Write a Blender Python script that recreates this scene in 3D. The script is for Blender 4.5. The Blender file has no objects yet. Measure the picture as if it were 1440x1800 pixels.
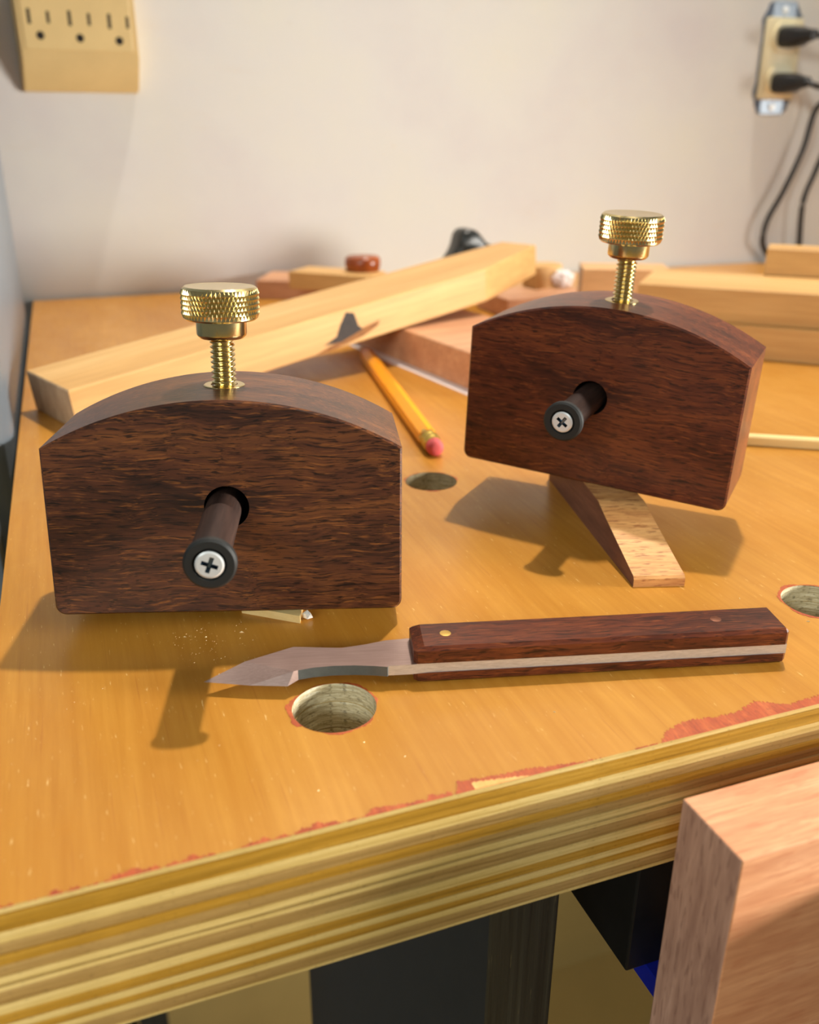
import bpy, bmesh, math, random
import numpy as np
from mathutils import Vector, Matrix
random.seed(7)
rng = np.random.default_rng(7)
SC = bpy.context.scene
COL = SC.collection

# ------------------------------------------------------------------ camera
BT = 0.900                       # height of the bench top above the floor (m)
PSI = math.radians(20.3)         # the bench and the wall are turned against the view
F_PX, PITCH, ROLL, CAM_H = 1598.17, 0.39917, 0.00383, 120.137     # px, rad, rad, mm above bench
def rotz(a):
    c, s = math.cos(a), math.sin(a)
    return np.array([[c, -s, 0], [s, c, 0], [0, 0, 1.0]])
def rot(rx, ry, rz):
    cx, sx = math.cos(rx), math.sin(rx); cy, sy = math.cos(ry), math.sin(ry)
    X = np.array([[1, 0, 0], [0, cx, -sx], [0, sx, cx]]); Y = np.array([[cy, 0, sy], [0, 1, 0], [-sy, 0, cy]])
    return rotz(rz) @ Y @ X
RW = rotz(-PSI)
_f = np.array([0, math.cos(PITCH), -math.sin(PITCH)]); _u = np.array([0, math.sin(PITCH), math.cos(PITCH)]); _r = np.array([1.0, 0, 0])
C_R = RW @ (math.cos(ROLL) * _r + math.sin(ROLL) * _u)
C_U = RW @ (-math.sin(ROLL) * _r + math.cos(ROLL) * _u)
C_F = RW @ _f
C_O = np.array([0, 0, CAM_H])
# photo pixel -> bench frame (mm; x along the wall, y towards the wall, z above the bench top)
def ray(px, py): return C_F + C_R * (px - 720) / F_PX - C_U * (py - 900) / F_PX
def onZ(px, py, z=0.0):
    d = ray(px, py); return C_O + (z - C_O[2]) / d[2] * d
def onY(px, py, y):
    d = ray(px, py); return C_O + (y - C_O[1]) / d[1] * d
def onX(px, py, x):
    d = ray(px, py); return C_O + (x - C_O[0]) / d[0] * d
def W(p): return Vector((p[0] / 1000, p[1] / 1000, p[2] / 1000 + BT))

cd = bpy.data.cameras.new('camera'); cam = bpy.data.objects.new('camera', cd); COL.objects.link(cam)
cam.matrix_world = Matrix(((C_R[0], C_U[0], -C_F[0], 0), (C_R[1], C_U[1], -C_F[1], 0), (C_R[2], C_U[2], -C_F[2], BT + CAM_H / 1000), (0, 0, 0, 1)))
cd.sensor_fit = 'HORIZONTAL'; cd.sensor_width = 36.0; cd.lens = 36.0 * F_PX / 1440
cd.clip_start = 0.01; cd.clip_end = 50
cd.dof.use_dof = True; cd.dof.focus_distance = 0.235; cd.dof.aperture_fstop = 17.5
SC.camera = cam

# ------------------------------------------------------------------ light
SC.view_settings.view_transform = 'Standard'; SC.view_settings.look = 'None'
SC.view_settings.gamma = 1; SC.view_settings.use_curve_mapping = False
SC.view_settings.exposure = -0.10
wd = bpy.data.worlds.new('world'); SC.world = wd; wd.use_nodes = True
bg = wd.node_tree.nodes['Background']; bg.inputs[0].default_value = (0.95, 1.0, 0.95, 1); bg.inputs[1].default_value = 0.16
def light(name, kind, loc, energy, color, **kw):
    l = bpy.data.lights.new(name, kind); l.energy = energy; l.color = color
    for k, v in kw.items(): setattr(l, k, v)
    o = bpy.data.objects.new(name, l); COL.objects.link(o); o.location = loc; return o
def aim(o, target):
    o.rotation_euler = (Vector(target) - o.location).to_track_quat('-Z', 'Y').to_euler()
# the bare lamp over the bench, a little towards the wall
light('ceiling_lamp', 'POINT', (0.478, 0.628, BT + 1.50), 96.0, (1.0, 0.90, 0.79), shadow_soft_size=0.028)
# the lit shop to the right of the bench
a = light('side_window', 'AREA', (1.25, -0.28, BT + 0.16), 8.5, (1.0, 0.96, 0.88), shape='RECTANGLE', size=0.4, size_y=0.25, spread=math.radians(80)); aim(a, (0.1, 0.13, BT))
# shop light hanging behind the photographer
a = light('shop_light', 'AREA', (-1.15, -1.15, BT + 0.80), 21.0, (0.95, 1.0, 0.95), shape='RECTANGLE', size=1.2, size_y=0.3); aim(a, (0.1, 0.4, BT))

# ------------------------------------------------------------------ materials
def lin(c):
    return tuple(((v / 255) / 12.92 if v / 255 <= 0.04045 else ((v / 255 + 0.055) / 1.055) ** 2.4) for v in c) + (1,)
class MT:
    """small node-graph helper"""
    def __init__(s, name):
        s.m = bpy.data.materials.new(name); s.m.use_nodes = True; s.nt = s.m.node_tree
        s.b = s.nt.nodes['Principled BSDF']
    def n(s, t, **kw):
        nd = s.nt.nodes.new(t)
        for k, v in kw.items():
            if k.startswith('i_'):
                key = k[2:]; key = int(key) if key.isdigit() else key.replace('_', ' ')
                nd.inputs[key].default_value = v
            else: setattr(nd, k, v)
        return nd
    def l(s, a, b): s.nt.links.new(a, b)
    def coord(s, scale=(1, 1, 1), rot=(0, 0, 0)):
        tc = s.n('ShaderNodeTexCoord'); mp = s.n('ShaderNodeMapping'); mp.inputs['Scale'].default_value = scale; mp.inputs['Rotation'].default_value = rot
        s.l(tc.outputs['Object'], mp.inputs['Vector']); return mp.outputs[0]
    def noise(s, vec, scale=1.0, detail=4, rough=0.6, dist=0.0):
        nd = s.n('ShaderNodeTexNoise'); nd.inputs['Scale'].default_value = scale; nd.inputs['Detail'].default_value = detail
        nd.inputs['Roughness'].default_value = rough; nd.inputs['Distortion'].default_value = dist
        s.l(vec, nd.inputs['Vector']); return nd.outputs['Fac']
    def ramp(s, fac, stops):
        r = s.n('ShaderNodeValToRGB'); e = r.color_ramp.elements
        while len(e) < len(stops): e.new(0.5)
        for i, (p, c) in enumerate(stops):
            e[i].position = p; e[i].color = c if len(c) == 4 else tuple(c) + (1,)
        s.l(fac, r.inputs[0]); return r.outputs[0]
    def mix(s, fac, a, b, mode='MIX'):
        m = s.n('ShaderNodeMix', data_type='RGBA', blend_type=mode)
        for sock, v in ((m.inputs[0], fac), (m.inputs[6], a), (m.inputs[7], b)):
            if isinstance(v, (int, float, tuple)): sock.default_value = v
            else: s.l(v, sock)
        return m.outputs[2]
    def bump(s, h, strength=0.3, dist=0.0002):
        b = s.n('ShaderNodeBump'); b.inputs['Strength'].default_value = strength; b.inputs['Distance'].default_value = dist
        s.l(h, b.inputs['Height']); s.l(b.outputs[0], s.b.inputs['Normal'])
    def base(s, c):
        if isinstance(c, tuple): s.b.inputs['Base Color'].default_value = c
        else: s.l(c, s.b.inputs['Base Color'])
    def set(s, rough=0.5, metal=0.0, spec=0.5, coat=0.0, coat_rough=0.1, **kw):
        I = s.b.inputs
        I['Roughness'].default_value = rough; I['Metallic'].default_value = metal; I['Specular IOR Level'].default_value = spec
        I['Coat Weight'].default_value = coat; I['Coat Roughness'].default_value = coat_rough
        return s.m
K = (0, 0, 0, 1); WH = (1, 1, 1, 1)
def plain(name, c, rough=0.5, metal=0.0, vary=0.12, scale=60, **kw):
    m = MT(name); v = m.coord((scale,) * 3); f = m.noise(v, 1.0)
    c = lin(c); d = tuple(x * (1 - vary) for x in c[:3]) + (1,); e = tuple(min(1, x * (1 + vary)) for x in c[:3]) + (1,)
    m.base(m.ramp(f, [(0.3, d), (0.7, e)])); return m.set(rough, metal, **kw)
def wood(name, dark, mid, lite, axis=0, fine=1400, coarse=60, along=0.05, rough=0.5, pore=0.0, porec=(40, 20, 12), bump=0.15, **kw):
    """long streaky grain along one local axis; optional short dark pores"""
    m = MT(name)
    def sc(f, a=along): v = [f, f, f]; v[axis] = f * a; return tuple(v)
    big = m.noise(m.coord(sc(coarse, along * 3)), 1, 3, 0.5, 0.6)
    mid_n = m.noise(m.coord(sc(fine * 0.25)), 1, 4, 0.6)
    fin = m.noise(m.coord(sc(fine)), 1, 3, 0.7)
    c = m.ramp(big, [(0.30, lin(dark)), (0.5, lin(mid)), (0.72, lin(lite))])
    c = m.mix(0.55, c, m.ramp(mid_n, [(0.3, lin(dark)), (0.55, lin(mid)), (0.75, lin(lite))]))
    c = m.mix(m.ramp(fin, [(0.35, (.35,) * 3), (0.6, (0,) * 3)]), c, lin(dark))
    if pore:
        pn = m.noise(m.coord(sc(fine * 1.3, along * 1.6)), 1, 2, 0.5)
        c = m.mix(m.ramp(pn, [(0.56, (0,) * 3), (0.66, (pore,) * 3)]), c, lin(porec))
    m.base(c)
    if bump: m.bump(fin, bump, 0.00015)
    return m.set(rough, **kw)

M = {}
def rosewood(name, dark, mid, lite, bandw):
    """figured dark hardwood: broad dark bands, wavy fine lines and short pores along local x"""
    m = MT(name)
    tc = m.n('ShaderNodeTexCoord'); wv = m.n('ShaderNodeTexNoise'); wv.inputs['Scale'].default_value = 55; wv.inputs['Detail'].default_value = 2
    m.l(tc.outputs['Object'], wv.inputs['Vector'])
    sub = m.n('ShaderNodeVectorMath', operation='SUBTRACT'); m.l(wv.outputs['Color'], sub.inputs[0]); sub.inputs[1].default_value = (.5, .5, .5)
    mul = m.n('ShaderNodeVectorMath', operation='MULTIPLY'); m.l(sub.outputs[0], mul.inputs[0]); mul.inputs[1].default_value = (0, .004, .004)
    add = m.n('ShaderNodeVectorMath', operation='ADD'); m.l(tc.outputs['Object'], add.inputs[0]); m.l(mul.outputs[0], add.inputs[1])
    def warped(sc):
        mp = m.n('ShaderNodeMapping'); mp.inputs['Scale'].default_value = sc; m.l(add.outputs[0], mp.inputs['Vector']); return mp.outputs[0]
    band = m.noise(warped((9, 48, 48)), 1, 4, 0.6, 0.9)
    line = m.noise(warped((55, 1300, 1300)), 1, 4, 0.66)
    fleck = m.noise(warped((110, 1700, 1700)), 1, 3, 0.55)
    pore = m.noise(warped((200, 2600, 2600)), 1, 2, 0.5)
    c = m.ramp(band, [(0.30, lin(dark)), (0.48, lin(mid)), (0.72, lin(lite))])
    c = m.mix(m.ramp(line, [(0.34, (.9,) * 3), (0.52, (0,) * 3)]), c, lin(dark))
    c = m.mix(m.ramp(fleck, [(0.55, (0,) * 3), (0.70, (.75,) * 3)]), c, lin(lite))
    c = m.mix(m.ramp(pore, [(0.57, (0,) * 3), (0.64, (bandw,) * 3)]), c, lin(tuple(v * 0.45 for v in dark)))
    m.base(c); m.bump(pore, 0.25, 0.00012); return m.set(0.34, spec=0.4)
M['rosewood_dark'] = rosewood('rosewood_dark', (38, 22, 16), (86, 48, 30), (142, 86, 42), 0.8)
M['rosewood_red'] = rosewood('rosewood_red', (52, 23, 15), (96, 45, 25), (138, 73, 36), 0.75)
M['rod_wood'] = wood('rod_wood', (32, 20, 17), (56, 38, 31), (78, 56, 46), 1, 1500, 120, 0.06, 0.62, 0.3, spec=0.25)
M['brass'] = plain('brass', (226, 204, 146), 0.2, 1.0, 0.06, 300)
M['brass_pin'] = plain('brass_pin', (236, 196, 110), 0.3, 1.0, 0.05, 300)
M['copper_pin'] = plain('copper_pin', (150, 104, 84), 0.35, 1.0, 0.05, 300)
M['zinc'] = plain('zinc', (226, 228, 228), 0.35, 0.35, 0.05, 800)
M['recess_steel'] = plain('recess_steel', (120, 136, 150), 0.25, 1.0, 0.1, 900)
M['black_ring'] = plain('black_ring', (20, 22, 21), 0.62, 0.0, 0.1, 400)
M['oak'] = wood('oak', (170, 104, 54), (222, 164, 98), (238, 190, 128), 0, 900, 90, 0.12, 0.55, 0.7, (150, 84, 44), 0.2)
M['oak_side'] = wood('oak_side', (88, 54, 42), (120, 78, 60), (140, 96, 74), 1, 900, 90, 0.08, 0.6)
M['maple'] = wood('maple', (196, 142, 92), (226, 176, 120), (238, 194, 140), 0, 420, 26, 0.06, 0.55, 0.0, bump=0.06)
M['ash'] = wood('ash', (190, 140, 78), (216, 170, 104), (232, 194, 132), 0, 380, 30, 0.05, 0.55, 0.0, bump=0.06)
M['beech_pink'] = wood('beech_pink', (176, 122, 86), (206, 152, 112), (222, 172, 130), 0, 420, 28, 0.06, 0.55, 0.25, (150, 96, 66), bump=0.06)
M['jaw_wood'] = wood('jaw_wood', (188, 118, 78), (222, 156, 110), (240, 182, 138), 0, 700, 60, 0.10, 0.6, 0.35, (190, 110, 70), bump=0.08)
M['jaw_end'] = wood('jaw_end', (142, 102, 86), (184, 142, 122), (204, 164, 144), 2, 700, 70, 0.10, 0.7, 0.4, (110, 72, 60), bump=0.1)
M['end_grain'] = wood('end_grain', (150, 120, 92), (182, 154, 122), (200, 172, 140), 2, 600, 60, 0.3, 0.7, bump=0.1)

def bench_top_mat():
    m = MT('varnished_birch')
    # grain runs front to back (local y)
    big = m.noise(m.coord((26, 7, 26)), 1, 4, 0.55, 0.5)
    mid = m.noise(m.coord((420, 22, 420)), 1, 4, 0.6)
    fin = m.noise(m.coord((2200, 120, 2200)), 1, 3, 0.7)
    blot = m.noise(m.coord((70, 45, 70)), 1, 5, 0.6, 0.4)
    c = m.ramp(big, [(0.28, lin((172, 112, 30))), (0.5, lin((188, 130, 42))), (0.72, lin((206, 150, 68)))])
    c = m.mix(0.35, c, m.ramp(mid, [(0.3, lin((172, 108, 36))), (0.7, lin((212, 154, 70)))]))
    c = m.mix(m.ramp(blot, [(0.45, (0,) * 3), (0.75, (.45,) * 3)]), c, lin((184, 120, 26)))
    fl = m.noise(m.coord((1300, 200, 1300)), 1, 3, 0.55)
    c = m.mix(m.ramp(fl, [(0.66, (0,) * 3), (0.74, (.6,) * 3)]), c, lin((240, 204, 136)))
    vein = m.noise(m.coord((1100, 30, 1100)), 1, 3, 0.6)
    c = m.mix(m.ramp(vein, [(0.62, (0,) * 3), (0.72, (.35,) * 3)]), c, lin((160, 92, 34)))
    m.base(c); m.bump(fin, 0.10, 0.0001)
    rr = m.n('ShaderNodeMapRange'); m.l(blot, rr.inputs[0]); rr.inputs[3].default_value = 0.24; rr.inputs[4].default_value = 0.40
    m.set(0.3, spec=0.5); m.l(rr.outputs[0], m.b.inputs['Roughness']); return m.m
M['bench_top'] = bench_top_mat()
def ply_mat(name, dark, mid, lite):
    m = MT(name)
    st = m.noise(m.coord((14, 300, 900)), 1, 4, 0.6, 0.3)
    fi = m.noise(m.coord((160, 500, 2600)), 1, 3, 0.7)
    bl = m.noise(m.coord((22, 22, 60)), 1, 3, 0.5)
    c = m.ramp(st, [(0.3, lin(dark)), (0.52, lin(mid)), (0.74, lin(lite))])
    c = m.mix(m.ramp(fi, [(0.35, (.4,) * 3), (0.6, (0,) * 3)]), c, lin(dark))
    c = m.mix(m.ramp(bl, [(0.5, (0,) * 3), (0.8, (.5,) * 3)]), c, lin(mid))
    sp = m.noise(m.coord((900, 900, 1500)), 1, 3, 0.6); wl = m.noise(m.coord((9, 60, 260)), 1, 3, 0.6, 0.5)
    c = m.mix(m.ramp(sp, [(0.60, (0,) * 3), (0.72, (.5,) * 3)]), c, lin(tuple(v * 0.72 for v in dark)))
    c = m.mix(m.ramp(wl, [(0.52, (0,) * 3), (0.70, (.55,) * 3)]), c, lin(lite))
    m.base(c); m.bump(fi, 0.3, 0.0003); return m.set(0.42, spec=0.4)
M['ply_pale'] = ply_mat('ply_pale', (172, 140, 72), (206, 176, 108), (230, 204, 142))
M['ply_mustard'] = ply_mat('ply_mustard', (128, 90, 20), (172, 126, 38), (196, 152, 64))
M['ply_brown'] = ply_mat('ply_brown', (126, 94, 46), (162, 128, 72), (188, 154, 98))
def hole_mat():
    m = MT('worn_hole_wall')
    a = m.noise(m.coord((160, 160, 1400)), 1, 4, 0.7, 0.8); b = m.noise(m.coord((700, 700, 900)), 1, 3, 0.6)
    c = m.ramp(a, [(0.3, lin((150, 130, 92))), (0.5, lin((206, 192, 154))), (0.7, lin((236, 228, 200)))])
    c = m.mix(m.ramp(b, [(0.3, (.7,) * 3), (0.45, (0,) * 3)]), c, lin((104, 86, 56)))
    m.base(c); m.bump(a, 0.4, 0.0004); return m.set(0.8)
M['hole'] = hole_mat()
M['torn_red'] = wood('torn_red', (146, 60, 24), (186, 84, 36), (212, 120, 60), 1, 1500, 160, 0.2, 0.6, 0.4, (120, 50, 28), bump=0.3)
M['torn_pale'] = wood('torn_pale', (210, 150, 76), (232, 180, 100), (240, 198, 128), 1, 1200, 120, 0.2, 0.6, bump=0.2)
M['black_paint'] = plain('black_paint', (20, 20, 20), 0.42, 0.0, 0.3, 90)
def leg_edge_mat():
    m = MT('black_painted_ply_edge')
    st = m.noise(m.coord((420, 420, 9)), 1, 3, 0.6); f = m.noise(m.coord((1500, 1500, 60)), 1, 3, 0.6)
    c = m.ramp(st, [(0.35, lin((14, 14, 14))), (0.58, lin((34, 34, 30))), (0.75, lin((62, 58, 46)))])
    c = m.mix(m.ramp(f, [(0.66, (0,) * 3), (0.76, (.7,) * 3)]), c, lin((120, 108, 74)))
    m.base(c); m.bump(st, 0.5, 0.0006); return m.set(0.5)
M['leg_edge'] = leg_edge_mat()
M['blue_paint'] = plain('blue_paint', (20, 34, 150), 0.35)
def wall_mat():
    m = MT('white_plaster')
    a = m.noise(m.coord((7, 7, 7)), 1, 4, 0.55); b = m.noise(m.coord((46, 46, 46)), 1, 5, 0.65)
    d = m.noise(m.coord((11, 11, 38)), 1, 4, 0.6)
    c = m.ramp(a, [(0.3, lin((212, 208, 208))), (0.5, lin((218, 217, 213))), (0.7, lin((221, 220, 210)))])
    c = m.mix(m.ramp(d, [(0.62, (0,) * 3), (0.75, (.2,) * 3)]), c, lin((214, 196, 172)))
    c = m.mix(m.ramp(b, [(0.68, (0,) * 3), (0.8, (.4,) * 3)]), c, lin((206, 190, 160)))
    m.base(c); m.bump(b, 0.25, 0.001); return m.set(0.75, spec=0.3)
M['wall'] = wall_mat()
M['wall_shade_tan'] = plain('wall_shade_tan', (206, 178, 112), 0.7, vary=0.06, scale=8)  # shade and yellow bounced light painted into the white wall's colour
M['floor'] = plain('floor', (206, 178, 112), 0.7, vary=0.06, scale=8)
M['grey_steel'] = plain('grey_steel', (112, 122, 132), 0.35, 0.0, 0.06, 8)
M['ivory'] = plain('ivory', (216, 190, 134), 0.4, vary=0.05, scale=30)
M['ivory_pale'] = plain('ivory_pale', (226, 214, 176), 0.4, vary=0.05, scale=30)
M['slot'] = plain('slot', (22, 18, 12), 0.8)
M['galv'] = plain('galv', (150, 160, 172), 0.4, 0.8, 0.2, 200)
M['torn_gap'] = plain('torn_gap', (92, 104, 122), 0.8, 0, 0.5, 260)
M['black_plastic'] = plain('black_plastic', (16, 15, 15), 0.45)
M['cord'] = plain('cord', (40, 38, 36), 0.5)
M['pencil'] = plain('pencil', (246, 158, 14), 0.35, vary=0.05)
M['ferrule'] = plain('ferrule', (206, 178, 84), 0.3, 0.9)
M['eraser'] = plain('eraser', (206, 84, 84), 0.7)
M['pencil_wood'] = plain('pencil_wood', (222, 178, 128), 0.7)
M['graphite'] = plain('graphite', (40, 40, 42), 0.4)
M['paper'] = plain('paper', (236, 228, 226), 0.8, vary=0.04)
M['clear_bit'] = plain('clear_bit', (226, 222, 214), 0.15, vary=0.2, scale=900)
M['dust'] = plain('dust', (240, 222, 176), 0.8)
M['red_handle'] = wood('red_handle', (116, 50, 14), (158, 76, 26), (184, 100, 44), 2, 300, 40, 0.1, 0.25)
M['black_handle'] = plain('black_handle', (22, 24, 20), 0.35)
def steel_mat():
    m = MT('brushed_steel')
    f = m.noise(m.coord((90, 5200, 5200)), 1, 3, 0.7); g = m.noise(m.coord((60, 60, 60)), 1, 2)
    m.base(m.mix(0.5, m.ramp(f, [(0.3, lin((150, 122, 114))), (0.7, lin((196, 168, 158)))]), m.ramp(g, [(0.3, lin((150, 128, 120))), (0.7, lin((190, 168, 160)))])))
    m.bump(f, 0.12, 0.00005); return m.set(0.4, 0.85)
M['steel'] = steel_mat()
def steel_edge_mat():
    m = MT('filed_steel_edge')
    f = m.noise(m.coord((500, 2500, 5000), (0, 0.6, 0)), 1, 4, 0.7)
    m.base(m.ramp(f, [(0.3, lin((190, 191, 190))), (0.7, lin((226, 227, 227)))])); m.bump(f, 0.3, 0.00008); return m.set(0.45, 0.75)
M['steel_edge'] = steel_edge_mat()
M['pale_strip'] = wood('pale_strip', (226, 190, 120), (244, 216, 152), (250, 228, 172), 0, 400, 40, 0.05, 0.5, bump=0.05)
M['dark_steel'] = plain('dark_steel', (104, 108, 106), 0.5, 0.5, 0.1, 500)  # darker grey than the blade's top, for its concave side
M['knot'] = plain('knot', (44, 34, 28), 0.7, vary=0.4, scale=300)
M['knot_halo'] = plain('knot_halo', (140, 88, 30), 0.7, vary=0.3, scale=200)

# ------------------------------------------------------------------ mesh helpers (mm in local space)
def link(name, me, mats, parent=None, smooth=None):
    for m in (mats if isinstance(mats, (list, tuple)) else [mats]): me.materials.append(M[m] if isinstance(m, str) else m)
    if smooth is not None:
        for p in me.polygons: p.use_smooth = True
        me.set_sharp_from_angle(angle=math.radians(smooth))
    o = bpy.data.objects.new(name, me); COL.objects.link(o)
    if parent: o.parent = parent
    return o
def bm_mesh(bm, name, s=0.001):
    bmesh.ops.recalc_face_normals(bm, faces=bm.faces)
    bmesh.ops.scale(bm, vec=(s,) * 3, verts=bm.verts)
    me = bpy.data.meshes.new(name); bm.to_mesh(me); bm.free(); return me
def tag(o, label, cat, group=None, kind=None):
    o['label'] = label
    if cat: o['category'] = cat
    if group: o['group'] = group
    if kind: o['kind'] = kind
    return o
def struct(o, label=None):
    o['kind'] = 'structure'
    if label: o['label'] = label
    return o
def empty(name, loc_mm=(0, 0, 0), R=None):
    o = bpy.data.objects.new(name, None); COL.objects.link(o); o.empty_display_size = 0.02
    m = Matrix.Identity(4)
    if R is not None:
        for i in range(3):
            for j in range(3): m[i][j] = R[i][j]
    m.translation = W(loc_mm); o.matrix_world = m; return o
def place(o, loc_mm, R=None):
    m = Matrix.Identity(4)
    if R is not None:
        for i in range(3):
            for j in range(3): m[i][j] = R[i][j]
    m.translation = W(loc_mm); o.matrix_world = m; return o
def box_bm(x0, x1, y0, y1, z0, z1, bev=0.5, seg=2, bm=None):
    b = bmesh.new()
    r = bmesh.ops.create_cube(b, size=1)
    for v in b.verts:
        v.co = Vector((x0 if v.co.x < 0 else x1, y0 if v.co.y < 0 else y1, z0 if v.co.z < 0 else z1))
    if bev: bmesh.ops.bevel(b, geom=b.edges[:], offset=bev, segments=seg, affect='EDGES', profile=0.5, clamp_overlap=True)
    if bm is not None:
        me = bpy.data.meshes.new('t'); b.to_mesh(me); bm.from_mesh(me); bpy.data.meshes.remove(me); b.free(); return bm
    return b
def lathe_bm(prof, n=48, axis='z', cap=True):
    """prof: (r, h) from one end to the other"""
    bm = bmesh.new(); rings = []
    for r, h in prof:
        ring = []
        for i in range(n):
            a = 2 * math.pi * i / n; x, y = r * math.cos(a), r * math.sin(a)
            ring.append(bm.verts.new((x, y, h) if axis == 'z' else ((x, -h, y) if axis == 'y' else (h, x, y))))
        rings.append(ring)
    for A, B in zip(rings, rings[1:]):
        for i in range(n): bm.faces.new((A[i], A[(i + 1) % n], B[(i + 1) % n], B[i]))
    if cap:
        bm.faces.new(rings[0]); bm.faces.new(rings[-1])
    return bm
def loop(bm, pts):
    vs = [bm.verts.new(p) for p in pts]
    return vs
def bridge(bm, A, B, mi=0):
    n = len(A)
    for i in range(n):
        f = bm.faces.new((A[i], A[(i + 1) % n], B[(i + 1) % n], B[i])); f.material_index = mi
def fill(bm, loops, mi=0):
    es = set()
    for L in loops:
        for i in range(len(L)):
            e = bm.edges.get((L[i], L[(i + 1) % len(L)])) or bm.edges.new((L[i], L[(i + 1) % len(L)])); es.add(e)
    r = bmesh.ops.triangle_fill(bm, edges=list(es), use_beauty=True, use_dissolve=False)
    for g in r['geom']:
        if isinstance(g, bmesh.types.BMFace): g.material_index = mi
def inset(pts, d):
    """inset a closed convex-ish 2-D outline (counter-clockwise) by d"""
    n = len(pts); out = []
    for i in range(n):
        p0, p1, p2 = np.array(pts[i - 1]), np.array(pts[i]), np.array(pts[(i + 1) % n])
        a = (p1 - p0) / np.linalg.norm(p1 - p0); b = (p2 - p1) / np.linalg.norm(p2 - p1)
        na, nb = np.array([-a[1], a[0]]), np.array([-b[1], b[0]]); nn = na + nb; nn /= max(np.linalg.norm(nn), 1e-6)
        out.append(tuple(p1 + nn * d / max(nn @ na, 0.5)))
    return out
def extrude_bm(pts, h0, h1, bev=0.0, holes=(), mi_cap=0, mi_side=0, mi_hole=0, plane='xy', cap1=None):
    """prism of a CCW outline with optional chamfer and round holes ((cx, cy, r, n))"""
    bm = bmesh.new()
    P = (lambda a, b, h: (a, b, h)) if plane == 'xy' else (lambda a, b, h: (a, h, b))
    ins = inset(pts, bev) if bev else pts
    o0 = loop(bm, [P(a, b, h0) for a, b in ins]); prev = o0
    if bev:
        q = loop(bm, [P(a, b, h0 + bev) for a, b in pts]); bridge(bm, prev, q, mi_side); prev = q
        q = loop(bm, [P(a, b, h1 - bev) for a, b in pts]); bridge(bm, prev, q, mi_side); prev = q
    o1 = loop(bm, [P(a, b, h1) for a, b in ins]); bridge(bm, prev, o1, mi_side)
    H0, H1 = [], []
    for cx, cy, r, n in holes:
        c = [(cx + r * math.cos(2 * math.pi * i / n), cy + r * math.sin(2 * math.pi * i / n)) for i in range(n)]
        a = loop(bm, [P(x, y, h0) for x, y in c]); b = loop(bm, [P(x, y, h1) for x, y in c]); bridge(bm, a, b, mi_hole); H0.append(a); H1.append(b)
    fill(bm, [o0] + H0, mi_cap); fill(bm, [o1] + H1, mi_cap if cap1 is None else cap1)
    return bm
def tube_bm(pts, r, n=10):
    """round tube through points (mm), radius r or list"""
    bm = bmesh.new(); rings = []; pts = [Vector(p) for p in pts]; up = Vector((0, 0, 1))
    for i, p in enumerate(pts):
        t = (pts[min(i + 1, len(pts) - 1)] - pts[max(i - 1, 0)]).normalized()
        s = t.cross(up)
        if s.length < 1e-3: s = t.cross(Vector((1, 0, 0)))
        s.normalize(); u = s.cross(t); rr = r[i] if isinstance(r, (list, tuple)) else r
        rings.append([bm.verts.new(p + s * rr * math.cos(2 * math.pi * k / n) + u * rr * math.sin(2 * math.pi * k / n)) for k in range(n)])
    for A, B in zip(rings, rings[1:]): bridge(bm, A, B)
    bm.faces.new(rings[0]); bm.faces.new(rings[-1]); return bm
def spline(P, n=8):
    P = [np.array(p, float) for p in P]; Q = [2 * P[0] - P[1]] + P + [2 * P[-1] - P[-2]]; out = []
    for i in range(1, len(Q) - 2):
        for k in range(n):
            t = k / n; a, b, c, d = Q[i - 1:i + 3]
            out.append(0.5 * (2 * b + (c - a) * t + (2 * a - 5 * b + 4 * c - d) * t * t + (3 * b - a - 3 * c + d) * t ** 3))
    out.append(P[-1]); return [tuple(p) for p in out]

# ------------------------------------------------------------------ the setting
WALL_Y = 748.0
def wbox(name, x0, x1, y0, y1, z0, z1, mat, bev=0):
    bm = box_bm(0, x1 - x0, 0, y1 - y0, 0, z1 - z0, bev)
    o = link(name, bm_mesh(bm, name), mat); place(o, (x0, y0, z0)); return o
struct(wbox('wall_back', -1400, 2600, WALL_Y, WALL_Y + 100, -60, 1500, 'wall'), 'white plastered back wall with faint stains')
struct(wbox('wall_lower_1', -1400, 2600, WALL_Y, WALL_Y + 100, -900, -60, 'wall_shade_tan'), 'lower back wall, the shade and warm bounce under the bench put into its tan colour')
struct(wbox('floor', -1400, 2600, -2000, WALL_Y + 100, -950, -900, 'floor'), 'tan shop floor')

# ------------------------------------------------------------------ workbench
bench = empty('workbench', (-27, 130.3, -900))
tag(bench, 'workbench with varnished plywood top, bored dog holes and black plywood legs', 'workbench')
FX, FY, BX1, BY1 = -29.5, 130.3, 1180.0, 745.0
TH = 34.5
HOLES = [tuple(onZ(588, 1243)[:2]), tuple(onZ(758, 846)[:2]), tuple(onZ(1437, 1057)[:2])]
HR = 9.5
def kid(o, parent, loc_mm, R=None):
    """parent keeping the given bench-frame placement"""
    place(o, loc_mm, R); mw = o.matrix_world.copy(); o.parent = parent; o.matrix_parent_inverse = parent.matrix_world.inverted(); o.matrix_world = mw
    return o
bpy.context.view_layer.update()
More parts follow.
